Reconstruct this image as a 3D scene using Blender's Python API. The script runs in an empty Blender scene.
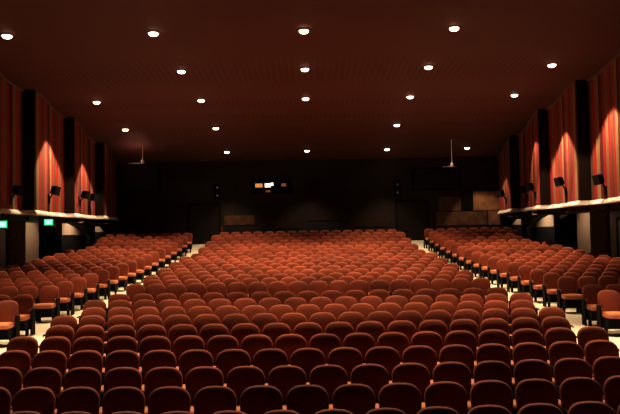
import bpy, bmesh, math, random
from mathutils import Vector, Matrix

random.seed(7)
scene = bpy.context.scene
C = scene.collection
R = math.radians

# ------------------------------------------------------------------ camera
F = 700.0                      # focal length in pixels for a 620 px wide frame
CZ = 2.8                       # eye height above the front floor (standing on a stage)
PITCH, ROLL, YAW = math.atan(25 / F), R(1.0), math.atan(1.0 / F)
cam_data = bpy.data.cameras.new('camera')
cam_data.sensor_fit = 'HORIZONTAL'
cam_data.sensor_width = 36.0
cam_data.lens = 36.0 * F / 620.0
cam_data.clip_end = 200
cam = bpy.data.objects.new('camera', cam_data)
C.objects.link(cam)
fwd = Vector((math.sin(YAW) * math.cos(PITCH), math.cos(YAW) * math.cos(PITCH), math.sin(PITCH)))
rt0 = fwd.cross(Vector((0, 0, 1))).normalized()
up0 = rt0.cross(fwd).normalized()
up = up0 * math.cos(ROLL) + rt0 * math.sin(ROLL)
rt = fwd.cross(up).normalized()
M = Matrix(((rt.x, up.x, -fwd.x), (rt.y, up.y, -fwd.y), (rt.z, up.z, -fwd.z))).to_4x4()
M.translation = Vector((0.055, 0, CZ))
cam.matrix_world = M
scene.camera = cam


def project(p):
    v = Vector(p) - Vector((0.055, 0, CZ))
    z = v.dot(fwd)
    return 310 + F * v.dot(rt) / z, 207 - F * v.dot(up) / z


# ------------------------------------------------------------------ materials
def new_mat(name):
    m = bpy.data.materials.new(name)
    m.use_nodes = True
    nt = m.node_tree
    b = nt.nodes['Principled BSDF']
    return m, nt, b


def plain(name, col, rough=0.6, metal=0.0, noise=0.0, nscale=6.0, bump=0.0, bscale=60.0, sheen=0.0, spec=0.3):
    m, nt, b = new_mat(name)
    b.inputs['Roughness'].default_value = rough
    b.inputs['Metallic'].default_value = metal
    b.inputs['Specular IOR Level'].default_value = spec
    b.inputs['Base Color'].default_value = (*col, 1)
    if sheen:
        b.inputs['Sheen Weight'].default_value = sheen
        b.inputs['Sheen Roughness'].default_value = 0.4
        b.inputs['Sheen Tint'].default_value = (1.0, 0.55, 0.4, 1)
    geo = nt.nodes.new('ShaderNodeNewGeometry')
    if noise:
        n = nt.nodes.new('ShaderNodeTexNoise')
        n.inputs['Scale'].default_value = nscale
        n.inputs['Detail'].default_value = 3
        nt.links.new(geo.outputs['Position'], n.inputs['Vector'])
        r = nt.nodes.new('ShaderNodeMapRange')
        r.inputs['From Min'].default_value = 0.3
        r.inputs['From Max'].default_value = 0.7
        r.inputs['To Min'].default_value = 1 - noise
        r.inputs['To Max'].default_value = 1 + noise
        nt.links.new(n.outputs['Fac'], r.inputs['Value'])
        mx = nt.nodes.new('ShaderNodeVectorMath')
        mx.operation = 'SCALE'
        mx.inputs[0].default_value = col
        nt.links.new(r.outputs['Result'], mx.inputs['Scale'])
        nt.links.new(mx.outputs['Vector'], b.inputs['Base Color'])
    if bump:
        n2 = nt.nodes.new('ShaderNodeTexNoise')
        n2.inputs['Scale'].default_value = bscale
        nt.links.new(geo.outputs['Position'], n2.inputs['Vector'])
        bp = nt.nodes.new('ShaderNodeBump')
        bp.inputs['Strength'].default_value = bump
        bp.inputs['Distance'].default_value = 0.01
        nt.links.new(n2.outputs['Fac'], bp.inputs['Height'])
        nt.links.new(bp.outputs['Normal'], b.inputs['Normal'])
    return m


def emissive(name, col, strength):
    m, nt, b = new_mat(name)
    b.inputs['Base Color'].default_value = (*col, 1)
    b.inputs['Emission Color'].default_value = (*col, 1)
    b.inputs['Emission Strength'].default_value = strength
    return m


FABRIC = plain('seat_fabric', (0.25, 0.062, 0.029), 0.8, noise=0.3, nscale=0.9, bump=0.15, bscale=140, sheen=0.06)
CUSHION = plain('lit_cushion_fabric', (0.52, 0.19, 0.09), 0.7, noise=0.2, nscale=0.9, bump=0.15, bscale=140, sheen=0.05)  # seat fabric made lighter, the brightly lit cushion tops put into its colour
BLACK = plain('black_shell', (0.007, 0.006, 0.006), 0.6, spec=0.06)
WOOD = plain('armrest_wood', (0.05, 0.016, 0.008), 0.4)
METAL = plain('bright_metal', (0.75, 0.68, 0.6), 0.25, metal=1.0)
DARKMETAL = plain('dark_metal', (0.02, 0.018, 0.017), 0.5, metal=0.3)
def floor_mat():
    # pale paint along the two aisles, dark brown elsewhere to cut bounced light
    m, nt, b = new_mat('painted_floor')
    geo = nt.nodes.new('ShaderNodeNewGeometry')
    sp = nt.nodes.new('ShaderNodeSeparateXYZ')
    nt.links.new(geo.outputs['Position'], sp.inputs['Vector'])
    ab = nt.nodes.new('ShaderNodeMath'); ab.operation = 'ABSOLUTE'
    nt.links.new(sp.outputs['X'], ab.inputs[0])
    cm = nt.nodes.new('ShaderNodeMath'); cm.operation = 'COMPARE'
    cm.inputs[1].default_value = 5.75; cm.inputs[2].default_value = 1.5
    nt.links.new(ab.outputs[0], cm.inputs[0])
    n = nt.nodes.new('ShaderNodeTexNoise'); n.inputs['Scale'].default_value = 1.8; n.inputs['Detail'].default_value = 4
    nt.links.new(geo.outputs['Position'], n.inputs['Vector'])
    pale = nt.nodes.new('ShaderNodeMix'); pale.data_type = 'RGBA'
    pale.inputs[6].default_value = (0.84, 0.72, 0.54, 1); pale.inputs[7].default_value = (0.96, 0.88, 0.72, 1)
    nt.links.new(n.outputs['Fac'], pale.inputs['Factor'])
    mx = nt.nodes.new('ShaderNodeMix'); mx.data_type = 'RGBA'
    mx.inputs[6].default_value = (0.10, 0.055, 0.032, 1)
    nt.links.new(cm.outputs[0], mx.inputs['Factor'])
    nt.links.new(pale.outputs[2], mx.inputs[7])
    nt.links.new(mx.outputs[2], b.inputs['Base Color'])
    b.inputs['Roughness'].default_value = 0.5
    b.inputs['Specular IOR Level'].default_value = 0.8
    return m


FLOORM = floor_mat()
LEDGE = plain('ledge_paint', (0.85, 0.78, 0.68), 0.6, noise=0.12, nscale=2)
DARKWALL = plain('dark_wall', (0.045, 0.026, 0.018), 0.8, noise=0.3, nscale=1.2)
PIERDARK = plain('dark_pier', (0.018, 0.009, 0.006), 0.8, spec=0.06)
DOORM = plain('dark_door', (0.016, 0.009, 0.007), 0.55, noise=0.3, nscale=3)
CORNICE = plain('cornice_paint', (0.16, 0.11, 0.08), 0.7)
CABINET = plain('black_cabinet', (0.006, 0.006, 0.006), 0.75, spec=0.06)
GRILLE = plain('speaker_grille', (0.012, 0.011, 0.011), 0.9, bump=0.4, bscale=200)
WHITEM = plain('white_bracket', (0.85, 0.74, 0.68), 0.5)
LAMP = emissive('lamp_glow', (1.0, 0.72, 0.50), 9.0)
GREEN = emissive('exit_green', (0.02, 0.55, 0.15), 1.6)
GREENW = emissive('exit_glow', (0.28, 1.0, 0.45), 1.6)
PANEW = emissive('booth_white', (1.0, 0.82, 0.55), 1.3)
PANEO = emissive('booth_orange', (1.0, 0.46, 0.14), 0.42)
PANED = emissive('booth_dim', (0.8, 0.26, 0.08), 0.16)
GLASS = plain('dark_glass', (0.004, 0.004, 0.005), 0.2)


def brick_mat():
    m, nt, b = new_mat('pale_brick')
    geo = nt.nodes.new('ShaderNodeTexCoord')
    mp = nt.nodes.new('ShaderNodeMapping')
    mp.inputs['Rotation'].default_value = (R(90), 0, R(90))
    nt.links.new(geo.outputs['Object'], mp.inputs['Vector'])
    br = nt.nodes.new('ShaderNodeTexBrick')
    br.inputs['Color1'].default_value = (0.40, 0.30, 0.21, 1)
    br.inputs['Color2'].default_value = (0.30, 0.22, 0.15, 1)
    br.inputs['Mortar'].default_value = (0.20, 0.15, 0.11, 1)
    br.inputs['Scale'].default_value = 4.0
    br.inputs['Mortar Size'].default_value = 0.03
    nt.links.new(mp.outputs['Vector'], br.inputs['Vector'])
    nt.links.new(br.outputs['Color'], b.inputs['Base Color'])
    b.inputs['Roughness'].default_value = 0.85
    return m


def back_wall_mat():
    # patchwork of flat timber boards in several browns
    m, nt, b = new_mat('timber_patchwork')
    tc = nt.nodes.new('ShaderNodeTexCoord')
    mp = nt.nodes.new('ShaderNodeMapping')
    mp.inputs['Rotation'].default_value = (R(90), 0, 0)
    nt.links.new(tc.outputs['Object'], mp.inputs['Vector'])
    br = nt.nodes.new('ShaderNodeTexBrick')
    br.offset = 0.37
    br.inputs['Color1'].default_value = (0.034, 0.016, 0.009, 1)
    br.inputs['Color2'].default_value = (0.010, 0.005, 0.0035, 1)
    br.inputs['Mortar'].default_value = (0.008, 0.005, 0.004, 1)
    br.inputs['Scale'].default_value = 1.0
    br.inputs['Mortar Size'].default_value = 0.006
    br.inputs['Brick Width'].default_value = 1.9
    br.inputs['Row Height'].default_value = 0.62
    nt.links.new(mp.outputs['Vector'], br.inputs['Vector'])
    n = nt.nodes.new('ShaderNodeTexNoise')
    n.inputs['Scale'].default_value = 3.0
    mp2 = nt.nodes.new('ShaderNodeMapping')
    mp2.inputs['Scale'].default_value = (0.4, 1, 5)
    nt.links.new(tc.outputs['Object'], mp2.inputs['Vector'])
    nt.links.new(mp2.outputs['Vector'], n.inputs['Vector'])
    mx = nt.nodes.new('ShaderNodeMix')
    mx.data_type = 'RGBA'
    mx.blend_type = 'MULTIPLY'
    mx.inputs['Factor'].default_value = 0.5
    nt.links.new(br.outputs['Color'], mx.inputs[6])
    nt.links.new(n.outputs['Color'], mx.inputs[7])
    nt.links.new(mx.outputs[2], b.inputs['Base Color'])
    b.inputs['Roughness'].default_value = 0.7
    return m


def ceiling_mat():
    # dark maroon acoustic ceiling with fine perforation
    m, nt, b = new_mat('perforated_ceiling')
    tc = nt.nodes.new('ShaderNodeTexCoord')
    vo = nt.nodes.new('ShaderNodeTexVoronoi')
    vo.inputs['Scale'].default_value = 5.0
    vo.inputs['Randomness'].default_value = 0.0
    nt.links.new(tc.outputs['Object'], vo.inputs['Vector'])
    rp = nt.nodes.new('ShaderNodeValToRGB')
    rp.color_ramp.elements[0].position = 0.22
    rp.color_ramp.elements[0].color = (0.050, 0.0145, 0.011, 1)
    rp.color_ramp.elements[1].position = 0.32
    rp.color_ramp.elements[1].color = (0.112, 0.031, 0.023, 1)
    nt.links.new(vo.outputs['Distance'], rp.inputs['Fac'])
    nt.links.new(rp.outputs['Color'], b.inputs['Base Color'])
    b.inputs['Roughness'].default_value = 0.75
    return m


def curtain_mat():
    m, nt, b = new_mat('striped_curtain_cloth')
    uv = nt.nodes.new('ShaderNodeUVMap')
    uv.uv_map = 'UVMap'
    sp = nt.nodes.new('ShaderNodeSeparateXYZ')
    nt.links.new(uv.outputs['UV'], sp.inputs['Vector'])
    sc = nt.nodes.new('ShaderNodeMath'); sc.operation = 'DIVIDE'
    sc.inputs[1].default_value = 0.29
    nt.links.new(sp.outputs['X'], sc.inputs[0])
    fl = nt.nodes.new('ShaderNodeMath'); fl.operation = 'FLOOR'
    nt.links.new(sc.outputs[0], fl.inputs[0])
    md = nt.nodes.new('ShaderNodeMath'); md.operation = 'MODULO'
    md.inputs[1].default_value = 7
    nt.links.new(fl.outputs[0], md.inputs[0])
    dv = nt.nodes.new('ShaderNodeMath'); dv.operation = 'MULTIPLY_ADD'
    dv.inputs[1].default_value = 1 / 7.0
    dv.inputs[2].default_value = 0.07
    nt.links.new(md.outputs[0], dv.inputs[0])
    rp = nt.nodes.new('ShaderNodeValToRGB')
    rp.color_ramp.interpolation = 'CONSTANT'
    cols = [(0.42, 0.022, 0.026), (0.26, 0.15, 0.06), (0.36, 0.020, 0.022), (0.13, 0.010, 0.012),
            (0.32, 0.20, 0.085), (0.46, 0.026, 0.030), (0.17, 0.085, 0.035)]
    cols = [tuple(c * 0.78 for c in q) for q in cols]
    el = rp.color_ramp.elements
    el[0].position = 0.0; el[0].color = (*cols[0], 1)
    el[1].position = 1 / 7; el[1].color = (*cols[1], 1)
    for k in range(2, 7):
        e = el.new(k / 7); e.color = (*cols[k], 1)
    nt.links.new(dv.outputs[0], rp.inputs['Fac'])
    nt.links.new(rp.outputs['Color'], b.inputs['Base Color'])
    b.inputs['Roughness'].default_value = 0.85
    return m


BRICK, BACKM, CEILM, CURT = brick_mat(), back_wall_mat(), ceiling_mat(), curtain_mat()


# ------------------------------------------------------------------ helpers
def mesh_of(name, verts, faces, mat, smooth=False):
    me = bpy.data.meshes.new(name)
    me.from_pydata([tuple(v) for v in verts], [], [tuple(f) for f in faces])
    bm = bmesh.new(); bm.from_mesh(me)
    bmesh.ops.recalc_face_normals(bm, faces=bm.faces)
    for f in bm.faces:
        f.smooth = smooth
    bm.to_mesh(me); bm.free()
    me.materials.append(mat)
    return me


def link(name, me, parent=None, loc=(0, 0, 0), rot=(0, 0, 0)):
    o = bpy.data.objects.new(name, me)
    C.objects.link(o)
    o.location = loc
    o.rotation_euler = rot
    if parent is not None:
        o.parent = parent
    return o


def tag(o, label=None, cat=None, group=None, kind=None):
    if label: o['label'] = label
    if cat: o['category'] = cat
    if group: o['group'] = group
    if kind: o['kind'] = kind
    return o


def thing(name, loc, label, cat, group=None, rot=(0, 0, 0)):
    return tag(link(name, None, None, loc, rot), label, cat, group)


def struct(name, me, parent=None, loc=(0, 0, 0), rot=(0, 0, 0)):
    o = link(name, me, parent, loc, rot)
    if parent is None:
        o['kind'] = 'structure'
    return o


class MB:
    """collects simple shapes into one mesh"""
    def __init__(self):
        self.v, self.f = [], []

    def add(self, vs, fs):
        n = len(self.v)
        self.v += [tuple(v) for v in vs]
        self.f += [tuple(n + i for i in f) for f in fs]
        return self

    def box(self, x0, x1, y0, y1, z0, z1, ch=0.0):
        if ch <= 0:
            vs = [(x, y, z) for z in (z0, z1) for y in (y0, y1) for x in (x0, x1)]
            return self.add(vs, [(0, 1, 3, 2), (4, 6, 7, 5), (0, 4, 5, 1), (2, 3, 7, 6), (0, 2, 6, 4), (1, 5, 7, 3)])
        bm = bmesh.new()
        bmesh.ops.create_cube(bm, size=1)
        for v in bm.verts:
            v.co = ((x0 + x1) / 2 + v.co.x * (x1 - x0), (y0 + y1) / 2 + v.co.y * (y1 - y0), (z0 + z1) / 2 + v.co.z * (z1 - z0))
        bmesh.ops.bevel(bm, geom=list(bm.edges), offset=ch, segments=2, affect='EDGES')
        bm.verts.index_update()
        self.add([v.co.copy() for v in bm.verts], [[v.index for v in f.verts] for f in bm.faces])
        bm.free()
        return self

    def lathe(self, prof, n=20, cx=0, cy=0):
        k = len(prof)
        vs = []
        for r, z in prof:
            for i in range(n):
                a = 2 * math.pi * i / n
                vs.append((cx + r * math.cos(a), cy + r * math.sin(a), z))
        fs = [(j * n + i, j * n + (i + 1) % n, (j + 1) * n + (i + 1) % n, (j + 1) * n + i) for j in range(k - 1) for i in range(n)]
        fs.append(tuple(range(n)))
        fs.append(tuple((k - 1) * n + i for i in range(n)))
        return self.add(vs, fs)

    def tube(self, a, b, r, n=10):
        a, b = Vector(a), Vector(b)
        d = (b - a).normalized()
        u = d.orthogonal().normalized(); w = d.cross(u)
        vs = [p + (u * math.cos(2 * math.pi * i / n) + w * math.sin(2 * math.pi * i / n)) * r for p in (a, b) for i in range(n)]
        fs = [(i, (i + 1) % n, n + (i + 1) % n, n + i) for i in range(n)] + [tuple(range(n)), tuple(range(n, 2 * n))]
        return self.add(vs, fs)

    def mesh(self, name, mat, smooth=False):
        return mesh_of(name, self.v, self.f, mat, smooth)


def interp(tab, x):
    if x <= tab[0][0]:
        (a, p), (b, q) = tab[0], tab[1]
    elif x >= tab[-1][0]:
        (a, p), (b, q) = tab[-2], tab[-1]
    else:
        for (a, p), (b, q) in zip(tab, tab[1:]):
            if a <= x <= b:
                break
    return p + (q - p) * (x - a) / (b - a)


# ------------------------------------------------------------------ levels of the raked hall
SEAT_H = 0.92
NEAR_D = [7.2 + 0.97 * n for n in range(10)]
REAR_D = [18.6 + 0.95 * n for n in range(17)]
TOP = [(7.2, -1.842), (9.14, -1.75), (11.08, -1.62), (13.02, -1.505), (15.93, -1.345), (18.6, -1.305), (20.5, -1.205),
       (22.4, -1.085), (24.3, -0.972), (26.2, -0.846), (28.1, -0.67), (30.0, -0.455), (31.9, -0.205), (33.8, 0.068), (36.2, 0.41)]


def floor_z(d):
    return CZ + interp(TOP, max(d, 4.0)) - SEAT_H


CEIL = [(-2, 5.3), (14, 5.37), (18.2, 5.30), (22.2, 5.22), (26.3, 5.06), (28.4, 4.85), (30.4, 4.62), (32.4, 4.34), (34.4, 4.03), (36.2, 3.72)]


def ceil_z(d):
    return CZ + interp(CEIL, d)


D_BACK = 36.1
WX = 11.4                                     # outer side walls

# ------------------------------------------------------------------ the shell
ds = [-2 + 0.5 * i for i in range(77)]
ds = [d for d in ds if d < D_BACK] + [D_BACK]


def strip_mesh(name, xs, fz, mat):
    vs = [(x, d, fz(d)) for d in ds for x in xs]
    n = len(xs)
    fs = [(j * n + i, j * n + i + 1, (j + 1) * n + i + 1, (j + 1) * n + i) for j in range(len(ds) - 1) for i in range(n - 1)]
    return mesh_of(name, vs, fs, mat, True)


struct('floor', strip_mesh('floor', [-WX, -6, 0, 6, WX], floor_z, FLOORM))
struct('ceiling', strip_mesh('ceiling', [-WX, -6, 0, 6, WX], ceil_z, CEILM))
for s, nm in ((-1, 'wall_left'), (1, 'wall_right')):
    vs = [(s * WX, d, z) for d in ds for z in (floor_z(d), ceil_z(d))]
    fs = [(2 * j, 2 * j + 1, 2 * j + 3, 2 * j + 2) for j in range(len(ds) - 1)]
    struct(nm, mesh_of(nm, vs, fs, DARKWALL))
zf, zc = floor_z(D_BACK), ceil_z(D_BACK)
struct('wall_back', mesh_of('wall_back', [(-WX, 0, zf), (WX, 0, zf), (WX, 0, zc), (-WX, 0, zc)], [(0, 1, 2, 3)], BACKM), loc=(0, D_BACK, 0))

# ------------------------------------------------------------------ side walls: bays, ledges, piers, curtains
BAYS = [(20.2, 24.25), (24.25, 28.35), (28.35, 32.4), (32.4, 36.0)]
Z_LEDGE = CZ + 0.93
trim_n = 0


def bay_x(t):
    u = min(1.0, max(0.0, t / 0.8))
    return 9.49 + 0.37 * u * u * (3 - 2 * u)


bay_word = ['nearest', 'second', 'third', 'farthest']
state = {(-1, 0): 'mostly in shadow', (-1, 1): 'lit by a tall arch of light', (-1, 2): 'lit by a lower arch of light', (-1, 3): 'almost black in shadow',
         (1, 0): 'lit at the picture edge', (1, 1): 'lit by a wide arch of light', (1, 2): 'only its lower part lit', (1, 3): 'beside the brown back wall'}
for s, side in ((-1, 'left'), (1, 'right')):
    for k, (d0, d1) in enumerate(BAYS):
        n = 120
        # pleated striped curtain
        vs, fs, us = [], [], []
        zs = [0.0, 0.5, 1.0]
        for i in range(n + 1):
            t = i / n
            d = d0 + 0.10 + (d1 - d0 - 0.13) * t
            x = bay_x(t) + 0.022 * math.sin(d * 2 * math.pi / 0.29)
            top = ceil_z(d) - 0.02
            for q in zs:
                vs.append((s * x, d, Z_LEDGE + (top - Z_LEDGE) * q))
                us.append(d - d0 + 0.9 * k)
        m = len(zs)
        fs = [(i * m + j, i * m + j + 1, (i + 1) * m + j + 1, (i + 1) * m + j) for i in range(n) for j in range(m - 1)]
        me = mesh_of('striped_curtain', vs, fs, CURT, True)
        uvl = me.uv_layers.new(name='UVMap')
        for lp in me.loops:
            uvl.data[lp.index].uv = (us[lp.vertex_index], 0.5)
        tag(link('striped_curtain', me), 'striped curtain, %s on the %s wall, %s' % (bay_word[k], side, state[(s, k)]),
            'curtain', 'striped curtains on the %s wall' % side)
        # cornice along its top
        trim_n += 1
        cv, cf = [], []
        mm = 24
        for i in range(mm + 1):
            t = i / mm
            d = d0 + 0.11 + (d1 - d0 - 0.14) * t
            x = bay_x(t) - 0.03
            z = ceil_z(d)
            for (dx, dz) in ((0, -0.01), (-0.05, -0.01), (-0.05, -0.05), (0, -0.09)):
                cv.append((s * (x + dx), d, z + dz))
        cf = [(i * 4 + j, i * 4 + (j + 1) % 4, (i + 1) * 4 + (j + 1) % 4, (i + 1) * 4 + j) for i in range(mm) for j in range(4)]
        struct('trim_%d' % trim_n, mesh_of('trim', cv, cf, CORNICE))
        # pale ledge under the curtain, following the bay
        trim_n += 1
        lv = []
        mm = 16
        for i in range(mm + 1):
            t = i / mm
            d = d0 + (d1 - d0 - 0.02) * t
            x = bay_x(t) - 0.12
            for (xx, zz) in ((x + 0.10, Z_LEDGE), (x, Z_LEDGE - 0.11), (x, Z_LEDGE - 0.16), (WX - 0.02, Z_LEDGE - 0.16), (WX - 0.02, Z_LEDGE)):
                lv.append((s * xx, d, zz))
        lf = [(i * 5 + j, i * 5 + (j + 1) % 5, (i + 1) * 5 + (j + 1) % 5, (i + 1) * 5 + j) for i in range(mm) for j in range(5)]
        lf += [(0, 1, 2, 3, 4), tuple(mm * 5 + j for j in range(5))]
        struct('trim_%d' % trim_n, mesh_of('trim', lv, lf, LEDGE))
        # dark fascia beam below the ledge, with blocky brackets
        trim_n += 1
        mb = MB()
        mb.box(9.95, WX - 0.03, d0 + 0.01, d1 - 0.01, Z_LEDGE - 0.36, Z_LEDGE - 0.165)
        for q in (0.12, 0.42, 0.72):
            dd = d0 + (d1 - d0) * q
            mb.box(9.86, 9.96, dd, dd + 0.7, Z_LEDGE - 0.33, Z_LEDGE - 0.19)
        struct('trim_%d' % trim_n, mesh_of('trim', [(s * x, y, z) for x, y, z in mb.v], mb.f, DOORM))
        # dark pier at the near end of the bay
        mb = MB()
        mb.box(9.46, 10.3, d0 - 0.02, d0 + 0.08, Z_LEDGE + 0.005, ceil_z(d0 + 0.08) - 0.01)
        struct('wall_pier', mesh_of('wall_pier', [(s * x, y, z) for x, y, z in mb.v], mb.f, PIERDARK))
    # brick pier standing under the ledge
    for (a, b, x0) in ((26.6, 27.9, 10.72), (22.2, 22.5, 10.95)):
        mb = MB()
        mb.box(x0, WX - 0.02, a, b, floor_z(a) - 0.02, Z_LEDGE - 0.37)
        cx, cy = x0, a
        struct('column', mesh_of('column', [(s * (x - cx), y - cy, z) for x, y, z in mb.v], mb.f, BRICK), loc=(s * cx, cy, 0))
    # sloping pale wedges on black plinths
    for (a, b, x0, ztop, zbot) in ((29.9, 33.4, 10.5, 0.56, 0.05), (34.0, 35.7, 10.35, 0.46, 0.18)):
        tri = [(a, CZ + zbot), (b, CZ + zbot), (a + 0.7, CZ + ztop), (a, CZ + ztop)]
        vs = [(s * (x - x0), d - a, z) for x in (x0, x0 + 0.25) for d, z in tri]
        fs = [(0, 1, 2, 3), (7, 6, 5, 4), (0, 4, 5, 1), (1, 5, 6, 2), (2, 6, 7, 3), (3, 7, 4, 0)]
        struct('sloped_wedge', mesh_of('sloped_wedge', vs, fs, BRICK), loc=(s * x0, a, 0))
        mb = MB().box(x0 - 0.03, x0 + 0.3, a - 0.15, b + 0.2, floor_z(a) - 0.05, CZ + zbot - 0.01)
        struct('wedge_plinth', mesh_of('wedge_plinth', [(s * x, y, z) for x, y, z in mb.v], mb.f, BLACK))
    # plain side walling nearer the stage than the first bay, ledge level and up
    mb = MB().box(10.1, WX - 0.02, -2, 20.0, Z_LEDGE - 0.16, ceil_z(20) - 0.03)
    struct('wall_%s' % ('front_left' if s < 0 else 'front_right'), mesh_of('w', [(s * x, y, z) for x, y, z in mb.v], mb.f, PIERDARK))

# doors of the side walls and of the back wall
door_n = 0


def door(loc, rotz, w, h, leaves):
    global door_n
    door_n += 1
    root = link('door_%d' % door_n, None, None, loc, (0, 0, rotz))
    root['kind'] = 'structure'
    fr = MB()
    fr.box(-w / 2 - 0.1, -w / 2, -0.07, 0, 0, h + 0.1).box(w / 2, w / 2 + 0.1, -0.07, 0, 0, h + 0.1).box(-w / 2, w / 2, -0.07, 0, h, h + 0.1)
    link('door_frame', fr.mesh('door_frame', PIERDARK), root)
    for k in range(leaves):
        a = -w / 2 + w * k / leaves
        lf = MB().box(a + 0.006, a + w / leaves - 0.006, -0.045, -0.003, 0.012, h - 0.01)
        lf.box(a + 0.14, a + w / leaves - 0.14, -0.055, -0.04, 0.25, h * 0.45).box(a + 0.14, a + w / leaves - 0.14, -0.055, -0.04, h * 0.52, h - 0.2)
        leaf = link('door_leaf', lf.mesh('door_leaf', DOORM), root)
        hx = a + w / leaves - 0.09 if k == 0 else a + 0.09
        link('door_handle', MB().tube((hx, -0.09, 0.9), (hx, -0.09, 1.15), 0.012).box(hx - 0.01, hx + 0.01, -0.09, -0.045, 0.92, 0.94)
             .box(hx - 0.01, hx + 0.01, -0.09, -0.045, 1.11, 1.13).mesh('door_handle', DARKMETAL), leaf)


for s in (-1, 1):
    for d in (24.9, 29.2):
        door((s * (WX - 0.002), d, floor_z(d + (0.8))), R(90) * (1 if s < 0 else -1), 1.5, 2.05, 2)
    door((s * 5.35, D_BACK - 0.002, floor_z(D_BACK - 0.05)), 0, 1.5, 2.0, 2)

# ------------------------------------------------------------------ exit signs under the left ledge
for (px, d, z, lab) in ((-9.62, 22.05, 0.41, 'green glowing exit sign under left ledge, cut by the picture edge'),
                        (-9.62, 26.0, 0.53, 'green glowing exit sign under left ledge, right of the brick pier')):
    t = thing('exit_sign', (px, d, CZ + z), lab, 'sign', 'exit signs under the left ledge')
    link('sign_housing', MB().box(-0.18, 0.18, 0, 0.09, -0.125, 0.125, 0.012).mesh('sign_housing', DARKMETAL), t)
    pn = link('sign_panel', MB().box(-0.165, 0.165, -0.012, 0.002, -0.11, 0.11, 0.004).mesh('sign_panel', GREEN), t)
    link('lit_center', MB().box(-0.12, 0.12, -0.018, -0.010, -0.07, 0.07, 0.003).mesh('lit_center', GREENW), pn)
    link('bracket', MB().box(-0.02, 0.02, 0.03, 0.06, 0.12, Z_LEDGE - CZ - z - 0.165).mesh('bracket', DARKMETAL), t)

# ------------------------------------------------------------------ surround loudspeakers on the curtains
def wall_speaker(s, d, lab):
    bay = [b for b in BAYS if b[0] <= d <= b[1]][0]
    x = bay_x((d - bay[0]) / (bay[1] - bay[0]))
    t = thing('wall_speaker', (s * (x - 0.04), d, CZ + (1.56 if d < 24 else 1.73)), lab, 'speaker', 'black loudspeakers on the striped curtains')
    # local +x of the holder points into the hall
    ang = R(180) if s > 0 else 0.0
    tilt = Matrix.Rotation(ang, 4, 'Z') @ Matrix.Translation((0.22, 0, 0)) @ Matrix.Rotation(R(14), 4, 'Y') @ Matrix.Rotation(R(-18 if s < 0 else 18), 4, 'Z')
    # tapered cabinet
    w, h, dp = 0.155, 0.165, 0.11
    vs = [(-dp, -w * 0.7, -h * 0.8), (-dp, w * 0.7, -h * 0.8), (-dp, w * 0.7, h * 0.8), (-dp, -w * 0.7, h * 0.8),
          (dp, -w, -h), (dp, w, -h), (dp, w, h), (dp, -w, h)]
    fs = [(0, 1, 2, 3), (4, 5, 6, 7), (0, 1, 5, 4), (1, 2, 6, 5), (2, 3, 7, 6), (3, 0, 4, 7)]
    cb = link('cabinet', mesh_of('cabinet', [tilt @ Vector(v) for v in vs], fs, CABINET), t)
    g = MB().box(dp + 0.001, dp + 0.018, -w + 0.015, w - 0.015, -h + 0.015, h - 0.015, 0.006)
    link('grille', mesh_of('grille', [tilt @ Vector(v) for v in g.v], g.f, GRILLE), t)
    ro = Matrix.Rotation(ang, 4, 'Z')
    b = MB().tube((-0.01, 0, -0.34), (0.12, 0, -0.12), 0.025).tube((0.12, 0, -0.12), (0.2, 0, -0.12), 0.02).box(-0.03, 0.02, -0.06, 0.06, -0.5, -0.24)
    link('bracket', mesh_of('bracket', [ro @ Vector(v) for v in b.v], b.f, DARKMETAL), t)


wall_speaker(-1, 23.2, 'black loudspeaker on the shadowed nearest curtain of the left wall')
wall_speaker(-1, 26.3, 'black loudspeaker in the middle of the second left curtain')
wall_speaker(-1, 29.3, 'black loudspeaker on the third left curtain, nearer one of its pair')
wall_speaker(-1, 31.4, 'black loudspeaker on the third left curtain, farther one of its pair')
wall_speaker(1, 22.9, 'black loudspeaker on the nearest curtain of the right wall')
wall_speaker(1, 26.2, 'black loudspeaker in the middle of the second right curtain')
wall_speaker(1, 29.2, 'black loudspeaker on the third right curtain, nearer one of its pair')
wall_speaker(1, 31.2, 'black loudspeaker on the third right curtain, farther one of its pair')
wall_speaker(1, 34.3, 'black loudspeaker on the farthest right curtain by the back wall')

# ------------------------------------------------------------------ black boxes hanging before the back wall
for (x0, x1, z0, z1, rx, tx0, tx1, lab) in (
        (-8.5, -6.95, 2.05, 3.33, -7.77, -8.4, -7.7, 'large black box hanging by a pale rod, left side before the back wall'),
        (4.95, 7.2, 1.85, 2.92, 6.85, 6.4, 7.05, 'large black box hanging by a pale rod, right side before the back wall')):
    d = 33.0
    t = thing('hanging_box', ((x0 + x1) / 2, d, CZ + z0), lab, 'box', 'black boxes hanging from the ceiling')
    cx = (x0 + x1) / 2
    link('casing', MB().box(x0 - cx, x1 - cx, -0.3, 0.3, 0, z1 - z0, 0.03).mesh('casing', CABINET), t)
    link('front_panel', MB().box(x0 - cx + 0.06, x1 - cx - 0.06, -0.315, -0.295, 0.06, z1 - z0 - 0.06, 0.006).mesh('front_panel', GRILLE), t)
    link('mounting_bar', MB().box(tx0 - cx, tx1 - cx, -0.12, 0.12, z1 - z0, z1 - z0 + 0.07, 0.015).mesh('mounting_bar', WHITEM), t)
    link('rod', MB().tube((rx - cx, 0, z1 - z0 + 0.06), (rx - cx, 0, ceil_z(d) - CZ - z0), 0.022).lathe([(0.07, z1 - z0 + 0.07), (0.07, z1 - z0 + 0.17), (0.03, z1 - z0 + 0.22)], 14, rx - cx, 0).mesh('rod', WHITEM), t)

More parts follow.
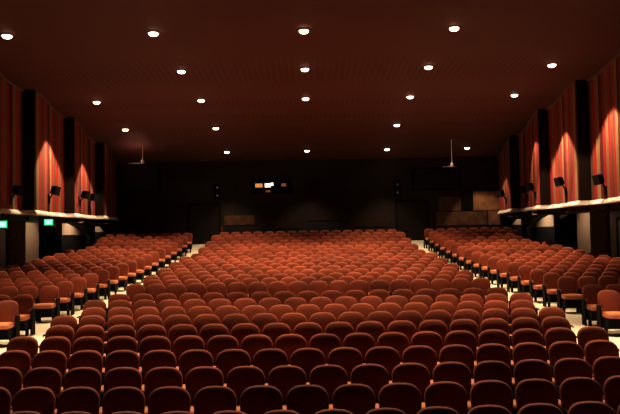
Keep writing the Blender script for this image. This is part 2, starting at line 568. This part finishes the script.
# small wall boxes with two pale dots each, left and right on the back wall
for (x, lab) in ((-4.65, 'small dark wall box with two pale dots, left of the projection window'),
                 (4.62, 'small dark wall box with two pale dots, beside the right hanging box')):
    t = thing('wall_box', (x, D_BACK, CZ + 2.15), lab, 'wall box', 'small boxes on the back wall')
    link('case', MB().box(-0.16, 0.16, -0.14, -0.002, -0.4, 0.4, 0.015).mesh('case', CABINET), t)
    for z in (0.22, -0.2):
        b = MB().lathe([(0.055, 0), (0.055, 0.012), (0.03, 0.03)], 14)
        link('dot', mesh_of('dot', [(vx, -0.141 - vz, vy + z) for vx, vy, vz in b.v], b.f, WHITEM), t)

# back wall boards in paler browns, partly standing for patches of light
PALE = plain('pale_timber', (0.26, 0.125, 0.06), 0.7, noise=0.35, nscale=2.5)
MID = plain('mid_timber', (0.12, 0.056, 0.026), 0.7, noise=0.35, nscale=2.5)
kk = D_BACK / F
for (a, b, t, u, m) in ((473.5, 501, 194, 213.5, PALE), (437, 488, 214, 228, MID), (489, 501, 214, 228, PALE), (440, 462, 199, 213.5, MID),
                        (225, 256, 214, 224, MID), (258, 300, 214, 228, None), (196, 224, 225, 232, MID), (308, 345, 205, 221, None), (350, 392, 212, 228, None)):
    trim_n += 1
    mm = MB().box((a - 309) * kk + 0.01, (b - 309) * kk - 0.01, -0.03, -0.001, (232 - u) * kk + 0.01, (232 - t) * kk - 0.01, 0.004)
    struct('trim_%d' % trim_n, mm.mesh('trim', m or plain('dim_timber', (0.035, 0.017, 0.010), 0.75, noise=0.3)), loc=(0, D_BACK, CZ))

# projection booth windows and the dark window on the right
def win(name, x, z, w, h):
    root = link(name, None, None, (x, D_BACK, CZ + z))
    root['kind'] = 'structure'
    fr = MB()
    for (a, b, c, e) in ((-w / 2 - .07, w / 2 + .07, h / 2, h / 2 + .07), (-w / 2 - .07, w / 2 + .07, -h / 2 - .07, -h / 2),
                         (-w / 2 - .07, -w / 2, -h / 2, h / 2), (w / 2, w / 2 + .07, -h / 2, h / 2)):
        fr.box(a, b, -0.08, -0.002, c, e)
    link('window_frame', fr.mesh('window_frame', CABINET), root)
    link('window_backing', MB().box(-w / 2, w / 2, -0.02, -0.003, -h / 2, h / 2).mesh('window_backing', GLASS), root)
    return root


def pane(root, x0, x1, z0, z1, mat):
    link('pane', MB().box(x0, x1, -0.032, -0.021, z0, z1).mesh('pane', mat), root)


k = D_BACK / F
w1 = win('window_1', (272.5 - 309) * k, (232 - 185.6) * k, 1.95, 0.62)
for (a, b, t, u, m) in ((256.7, 264.0, 182.6, 186.6, PANEO), (266.2, 272.2, 182.6, 186.6, PANEW), (272.2, 274.8, 182.0, 185.0, PANEW),
                        (282.8, 287.6, 182.8, 186.0, PANED), (267.0, 271.6, 189.4, 191.6, PANED)):
    pane(w1, (a - 272.5) * k, (b - 272.5) * k, (185.6 - u) * k, (185.6 - t) * k, m)
win('window_2', (468.3 - 309) * k, (232 - 203) * k, 0.46, 0.75)

# ------------------------------------------------------------------ ceiling downlights
W2 = 3.95
LIGHT_D = [18.2, 22.2, 26.3, 30.4, 34.4]
ON = {(0, -2), (0, -1), (0, 0), (0, 1), (1, -1), (1, 0), (1, 1), (1, 2), (2, -2), (2, -1), (2, 0), (2, 1), (2, 2),
      (3, -2), (3, -1), (3, 1), (4, -1), (4, 0), (4, 1), (4, 2)}
col_word = {-2: 'outer left', -1: 'inner left', 0: 'centre', 1: 'inner right', 2: 'outer right'}
ordw = ['nearest', 'second', 'third', 'fourth', 'fifth']
lamp_me = MB().lathe([(0.10, -0.005), (0.122, -0.02), (0.118, -0.05), (0.085, -0.078), (0.03, -0.09)], 20).mesh('lamp', LAMP, True)
ring_me = MB().lathe([(0.125, 0.0), (0.175, 0.0), (0.18, -0.012), (0.165, -0.022), (0.128, -0.018)], 24).mesh('trim_ring', CORNICE, True)
SPOT_W = [850, 1100, 1200, 820, 380]
for c in range(-2, 3):
    rows = [r for r in range(5) if (r, c) in ON]
    for i, r in enumerate(rows):
        d = LIGHT_D[r]
        x = c * W2 + (0.11 if (r, c) == (0, -2) else 0.0)
        z = ceil_z(d)
        lab = 'glowing round ceiling downlight, %s of %s in the %s line going back' % (ordw[i], {3: 'three', 4: 'four', 5: 'five'}[len(rows)], col_word[c])
        t = thing('ceiling_light', (x, d, z), lab, 'ceiling light', 'glowing downlights in the dark ceiling')
        link('trim_ring', ring_me, t)
        link('lamp', lamp_me, t)
        ld = bpy.data.lights.new('spot', 'SPOT')
        ld.energy = SPOT_W[r]
        ld.color = (1.0, 0.78, 0.52)
        ld.spot_size = R((88, 90, 100, 96, 78)[r])
        ld.spot_blend = 0.6
        ld.shadow_soft_size = 0.07
        lo = bpy.data.objects.new('spot', ld)
        C.objects.link(lo)
        lo.parent = t
        lo.location = (0, 0, -0.17)
        if abs(c) == 2:                       # the outer lines are turned towards the curtains
            ld.spot_size = R(79)
            ld.spot_blend = 0.22
            ld.energy = SPOT_W[r] * 0.95
            lo.rotation_euler = (0, R(15) * (-1 if c > 0 else 1), 0)
# added spot without a fixture, making the light arch on the third right curtain
ld = bpy.data.lights.new('added_arch_spot', 'SPOT')
ld.energy = 420; ld.color = (1.0, 0.78, 0.52); ld.spot_size = R(68); ld.spot_blend = 0.2; ld.shadow_soft_size = 0.05
lo = bpy.data.objects.new('added_arch_spot', ld); C.objects.link(lo)
lo.location = (8.2, 29.0, ceil_z(29.0) - 0.03); lo.rotation_euler = (0, R(-15), 0)
# added spots without fixtures under the ledges, brightening piers and wedges
for sgn in (-1, 1):
    for (x, d, e, ang) in ((9.75, 26.9, 60, 50), (9.6, 30.7, 110, 55), (9.6, 34.5, 35, 50), (10.0, 23.2, 20, 40)):
        ld = bpy.data.lights.new('added_soffit_spot', 'SPOT')
        ld.energy = e; ld.color = (1.0, 0.78, 0.55); ld.spot_size = R(120); ld.spot_blend = 0.6; ld.shadow_soft_size = 0.04
        lo = bpy.data.objects.new('added_soffit_spot', ld); C.objects.link(lo)
        lo.location = (sgn * (x - 0.1), d, CZ + 0.52); lo.rotation_euler = (0, R(ang) * -sgn, 0)

# one more line of the same downlights above the near rows, just over the top of the photograph
for c in range(-2, 3):
    d = 14.1
    t = link('ceiling_light', None, None, (c * W2, d, ceil_z(d)))
    t['kind'] = 'structure'
    link('trim_ring', ring_me, t)
    link('lamp', lamp_me, t)
    ld = bpy.data.lights.new('spot', 'SPOT')
    ld.energy = 1300
    ld.color = (1.0, 0.78, 0.52); ld.spot_size = R(90); ld.spot_blend = 0.5; ld.shadow_soft_size = 0.07
    lo = bpy.data.objects.new('spot', ld); C.objects.link(lo); lo.parent = t; lo.location = (0, 0, -0.17); lo.rotation_euler = (R(-22), 0, 0)
# small lamp over the left hanging box
ld = bpy.data.lights.new('box_spot', 'SPOT')
ld.energy = 420; ld.color = (1, 0.75, 0.6); ld.spot_size = R(40); ld.spot_blend = 0.4; ld.shadow_soft_size = 0.05
lo = bpy.data.objects.new('box_spot', ld); C.objects.link(lo); lo.location = (-8.0, 33.05, ceil_z(33.0) - 0.15)

ld = ld.copy(); ld.energy = 80; lo = bpy.data.objects.new('box_spot', ld); C.objects.link(lo); lo.location = (6.75, 33.05, ceil_z(33.0) - 0.15)  # added spot over the right box, whose own downlight is turned away

# ------------------------------------------------------------------ the theatre seat
def backrest_mesh():
    zb, zt = 0.40, SEAT_H
    pts = []
    for x in (-0.19, -0.09, 0.0, 0.09, 0.19):
        pts.append((x, zb))
    pts += [(0.228, zb + 0.02), (0.236, zb + 0.12), (0.244, zb + 0.24)]
    rx, rz, w = 0.20, 0.165, 0.252
    for i in range(9):
        a = (math.pi / 2) * i / 8
        pts.append((w - rx + rx * math.cos(a) ** (2 / 2.2), zt - rz + rz * math.sin(a) ** (2 / 2.2)))
    pts.append((0.0, zt + 0.004))
    right = [p for p in pts if p[0] > 0.2 or p[1] > 0.5 and p[0] > 1e-6]
    for p in reversed(right):
        pts.append((-p[0], p[1]))
    n = len(pts)
    cz = 0.66
    loops = [(0.10, 0.034), (0.03, 0.036), (0.008, 0.026), (0.0, 0.008), (0.0, -0.014), (0.004, -0.027), (0.013, -0.037), (0.030, -0.043), (0.10, -0.047)]

    def place(x, y, z):
        yy = y + (z - zb) * math.tan(R(9)) + 0.9 * max(0.0, z - 0.76) ** 2
        return (x, yy + 0.02, z)
    vs = []
    for ins, y in loops:
        for (x, z) in pts:
            vs.append(place(x * (1 - ins / 0.252), y, cz + (z - cz) * (1 - ins / 0.26)))
    L = len(loops)
    fs = [(j * n + i, j * n + (i + 1) % n, (j + 1) * n + (i + 1) % n, (j + 1) * n + i) for j in range(L - 1) for i in range(n)]
    vs.append(place(0, 0.034, cz)); fs += [(i, (i + 1) % n, len(vs) - 1) for i in range(n)]
    vs.append(place(0, -0.050, cz)); fs += [((L - 1) * n + i, (L - 1) * n + (i + 1) % n, len(vs) - 1) for i in range(n)]
    return mesh_of('backrest', vs, fs, FABRIC, True)


def cushion_mesh():
    prof = [(-0.02, 0.37), (-0.02, 0.455), (-0.10, 0.475), (-0.24, 0.48), (-0.36, 0.482), (-0.42, 0.474), (-0.452, 0.452), (-0.462, 0.42), (-0.455, 0.385), (-0.43, 0.365), (-0.25, 0.36)]
    n = len(prof)
    xs = [(-0.238, 0.02), (-0.230, 0.006), (-0.21, 0.0), (0.0, -0.006), (0.21, 0.0), (0.230, 0.006), (0.238, 0.02)]
    vs = []
    for x, ins in xs:
        for y, z in prof:
            vs.append((x, -0.22 + (y + 0.22) * (1 - ins / 0.24), 0.42 + (z - 0.42) * (1 - ins / 0.06)))
    fs = [(j * n + i, j * n + (i + 1) % n, (j + 1) * n + (i + 1) % n, (j + 1) * n + i) for j in range(len(xs) - 1) for i in range(n)]
    fs += [tuple(range(n)), tuple((len(xs) - 1) * n + i for i in range(n))]
    return mesh_of('seat_cushion', vs, fs, CUSHION, True)


def base_mesh():
    vs = [(-0.235, -0.05, 0.13), (0.235, -0.05, 0.13), (0.235, -0.40, 0.14), (-0.235, -0.40, 0.14),
          (-0.236, -0.02, 0.362), (0.236, -0.02, 0.362), (0.236, -0.43, 0.362), (-0.236, -0.43, 0.362)]
    fs = [(0, 1, 2, 3), (4, 5, 6, 7), (0, 1, 5, 4), (1, 2, 6, 5), (2, 3, 7, 6), (3, 0, 4, 7)]
    mb = MB().add(vs, fs)
    mb.box(-0.2, -0.16, -0.2, -0.1, -0.03, 0.135).box(0.16, 0.2, -0.2, -0.1, -0.03, 0.135)
    return mb.mesh('seat_base', BLACK)


def shell_mesh():
    # dark back shell behind the padding, down to seat level
    t9 = math.tan(R(9))
    vs = []
    for z in (0.30, 0.40, 0.62):
        y = 0.065 + (z - 0.40) * t9
        vs += [(-0.225, y - 0.012, z), (0.225, y - 0.012, z), (0.225, y + 0.012, z), (-0.225, y + 0.012, z)]
    fs = [(0, 1, 2, 3), (8, 9, 10, 11)]
    for j in range(2):
        for i in range(4):
            fs.append((j * 4 + i, j * 4 + (i + 1) % 4, j * 4 + 4 + (i + 1) % 4, j * 4 + 4 + i))
    return mesh_of('back_shell', vs, fs, BLACK)


def arm_mesh(s):
    x = s * 0.2695
    mb = MB().box(x - 0.012, x + 0.013, -0.24, 0.09, 0.585, 0.615, 0.008)
    return mb.mesh('armrest', WOOD)


def arm_tip_mesh(s):
    x = s * 0.2695
    return MB().box(x - 0.0125, x + 0.0125, -0.258, -0.238, 0.572, 0.612, 0.006).mesh('armrest_tip', METAL)


def standard_mesh(s):
    x = s * 0.2695
    mb = MB().add([(x - 0.012, 0.07, -0.03), (x + 0.012, 0.07, -0.03), (x + 0.012, -0.16, -0.03), (x - 0.012, -0.16, -0.03),
                   (x - 0.012, 0.07, 0.586), (x + 0.012, 0.07, 0.586), (x + 0.012, -0.12, 0.586), (x - 0.012, -0.12, 0.586)],
                  [(0, 1, 2, 3), (4, 5, 6, 7), (0, 1, 5, 4), (1, 2, 6, 5), (2, 3, 7, 6), (3, 0, 4, 7)])
    return mb.mesh('standard', BLACK)


ME = {'backrest': backrest_mesh(), 'seat_cushion': cushion_mesh(), 'seat_base': base_mesh(), 'back_shell': shell_mesh(),
      'armrest': arm_mesh(-1), 'armrest_tip': arm_tip_mesh(-1), 'standard': standard_mesh(-1)}
ME_R = {'armrest': arm_mesh(1), 'armrest_tip': arm_tip_mesh(1), 'standard': standard_mesh(1)}

# ------------------------------------------------------------------ rows
SEATP = 0.54
NUM = ['first', 'second', 'third', 'fourth', 'fifth', 'sixth', 'seventh', 'eighth', 'ninth', 'tenth', 'eleventh', 'twelfth', 'thirteenth',
       'fourteenth', 'fifteenth', 'sixteenth', 'seventeenth', 'eighteenth']
spots = []          # (d for sorting, x, d, block, row, order in row, right end?)


def add_row(xs, dfun, block, row):
    xs = sorted(xs)
    for i, x in enumerate(xs):
        spots.append(dict(x=x, d=dfun(x), block=block, row=row, end=(i == len(xs) - 1)))


for n, d in enumerate(NEAR_D):
    m = 18 if n % 2 == 0 else 17
    c = 0.013 * (1 - n / 12)
    add_row([(i - (m - 1) / 2) * SEATP for i in range(m)], lambda x, d=d, c=c: d + c * x * x, 'near', n)
for n, d in enumerate(REAR_D):
    m = 18 if n % 2 == 0 else 17
    if n >= 9:
        m -= 2 if n % 2 == 0 else 0
    add_row([(i - (m - 1) / 2) * SEATP for i in range(m)], lambda x, d=d: d, 'rear', n)
SIDE = [(15.25, 'side_front', 0), (16.3, 'side_front', 1)] + [(d, 'side', n) for n, d in enumerate(REAR_D)]
for d, blk, n in SIDE:
    inner = 6.56 + 0.08 * (n % 2) if blk == 'side_front' else 6.88 - 0.068 * (d - 18.6)
    lim = 10.45 if d < 25.5 else (10.15 if d < 30 else 9.75)
    xs = []
    x = inner
    while x <= lim:
        xs.append(x); x += SEATP
    add_row([-v for v in xs], lambda x, d=d: d, blk + '_left', n)
    add_row(xs, lambda x, d=d: d, blk + '_right', n)

for s in spots:
    z = floor_z(s['d'])
    px = [project((s['x'] + dx, s['d'], z + h)) for dx in (-0.2, 0, 0.2) for h in (0.9, 0.75)]
    s['px'] = sum(p[0] for p in px) / 6
    s['seen'] = sum(1 for p in px if 1 < p[0] < 619 and 0 < p[1] < 413) >= 2
seen = sorted([s for s in spots if s['seen']], key=lambda s: (s['d'], s['x']))
chosen = seen[:300]
ids = {id(s) for s in chosen}
rest = [s for s in spots if id(s) not in ids]
rows = {}
for s in seen:
    rows.setdefault((s['block'], s['row']), []).append(s)
for k, v in rows.items():
    v.sort(key=lambda s: s['px'])
    for i, s in enumerate(v):
        s['i'], s['n'] = i, len(v)


def seat_label(s):
    b, r, i, n = s['block'], s['row'], s['i'], s['n']
    if b in ('near', 'rear'):
        k, end = (i, 'left') if i < (n + 1) // 2 else (n - 1 - i, 'right')
        which = 'leftmost' if (k == 0 and end == 'left') else 'rightmost' if k == 0 else '%s from %s' % (NUM[k], end)
        if b == 'near':
            rw = 'nearest row' if r == 0 else '%s nearest row' % NUM[r]
            return 'dark red theatre seat, %s in centre block, %s to the camera' % (which, rw)
        return 'orange red theatre seat, %s in centre block, %s row behind cross aisle' % (which, NUM[r])
    side = 'left' if b.endswith('left') else 'right'
    k = n - 1 - i if side == 'left' else i
    which = 'at aisle' if k == 0 else '%s from aisle' % NUM[k]
    if b.startswith('side_front'):
        return 'rust red seat, %s in %s side block, %s row before cross aisle' % (which, side, ['nearest', 'second nearest'][r])
    return 'rust red seat, %s in %s side block, %s row behind cross aisle' % (which, side, NUM[r])


GROUP = 'rows of red theatre seats'


def build_seat():
    root = link('theatre_seat', None)
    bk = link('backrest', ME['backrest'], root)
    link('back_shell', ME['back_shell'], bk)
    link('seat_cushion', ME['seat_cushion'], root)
    link('seat_base', ME['seat_base'], root)
    link('standard', ME['standard'], root)
    a = link('armrest', ME['armrest'], root)
    link('armrest_tip', ME['armrest_tip'], a)
    return root


proto = build_seat()
parts = [(o, list(o.children)) for o in proto.children]
first = True
for s in chosen:
    if first:
        root = proto; first = False
    else:
        root = proto.copy(); C.objects.link(root)
        for o, subs in parts:
            c = o.copy(); C.objects.link(c); c.parent = root
            for g in subs:
                e = g.copy(); C.objects.link(e); e.parent = c
    root.location = (s['x'], s['d'], floor_z(s['d']) + 0.002)
    tag(root, seat_label(s), 'seat', GROUP)
    if s['end']:
        link('standard', ME_R['standard'], root)
        a = link('armrest', ME_R['armrest'], root)
        link('armrest_tip', ME_R['armrest_tip'], a)

# the far seats, too many and too small to single out
mats = [FABRIC, CUSHION, BLACK, WOOD, METAL]
V, Fc, MI, SM = [], [], [], []
tmpl = []
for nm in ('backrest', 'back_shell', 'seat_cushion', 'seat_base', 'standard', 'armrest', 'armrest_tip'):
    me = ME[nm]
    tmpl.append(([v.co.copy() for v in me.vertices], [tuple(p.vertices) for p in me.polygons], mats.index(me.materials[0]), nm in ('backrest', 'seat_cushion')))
for s in rest:
    o = Vector((s['x'], s['d'], floor_z(s['d']) + 0.002))
    for vs, fs, mi, sm in tmpl:
        n = len(V)
        V += [tuple(v + o) for v in vs]
        Fc += [tuple(n + i for i in f) for f in fs]
        MI += [mi] * len(fs); SM += [sm] * len(fs)
me = bpy.data.meshes.new('theatre_seating')
me.from_pydata(V, [], Fc)
for m in mats:
    me.materials.append(m)
me.polygons.foreach_set('material_index', MI)
me.polygons.foreach_set('use_smooth', SM)
me.update()
tag(link('theatre_seating', me), 'mass of small red theatre seats filling the far rows up to the back wall', 'seating', GROUP, 'stuff')
print('SEATS in view', len(seen), 'chosen', len(chosen), 'max d', max(s['d'] for s in chosen), 'rest', len(rest))

# ------------------------------------------------------------------ world and look
w = bpy.data.worlds.new('world')
scene.world = w
w.use_nodes = True
w.node_tree.nodes['Background'].inputs['Color'].default_value = (1.0, 0.5, 0.35, 1)
w.node_tree.nodes['Background'].inputs['Strength'].default_value = 0.006
scene.view_settings.view_transform = 'Standard'
scene.view_settings.look = 'None'
scene.view_settings.exposure = 0.62
scene.view_settings.gamma = 0.78
scene.cycles.use_denoising = True
scene.cycles.max_bounces = 8
scene.cycles.diffuse_bounces = 2
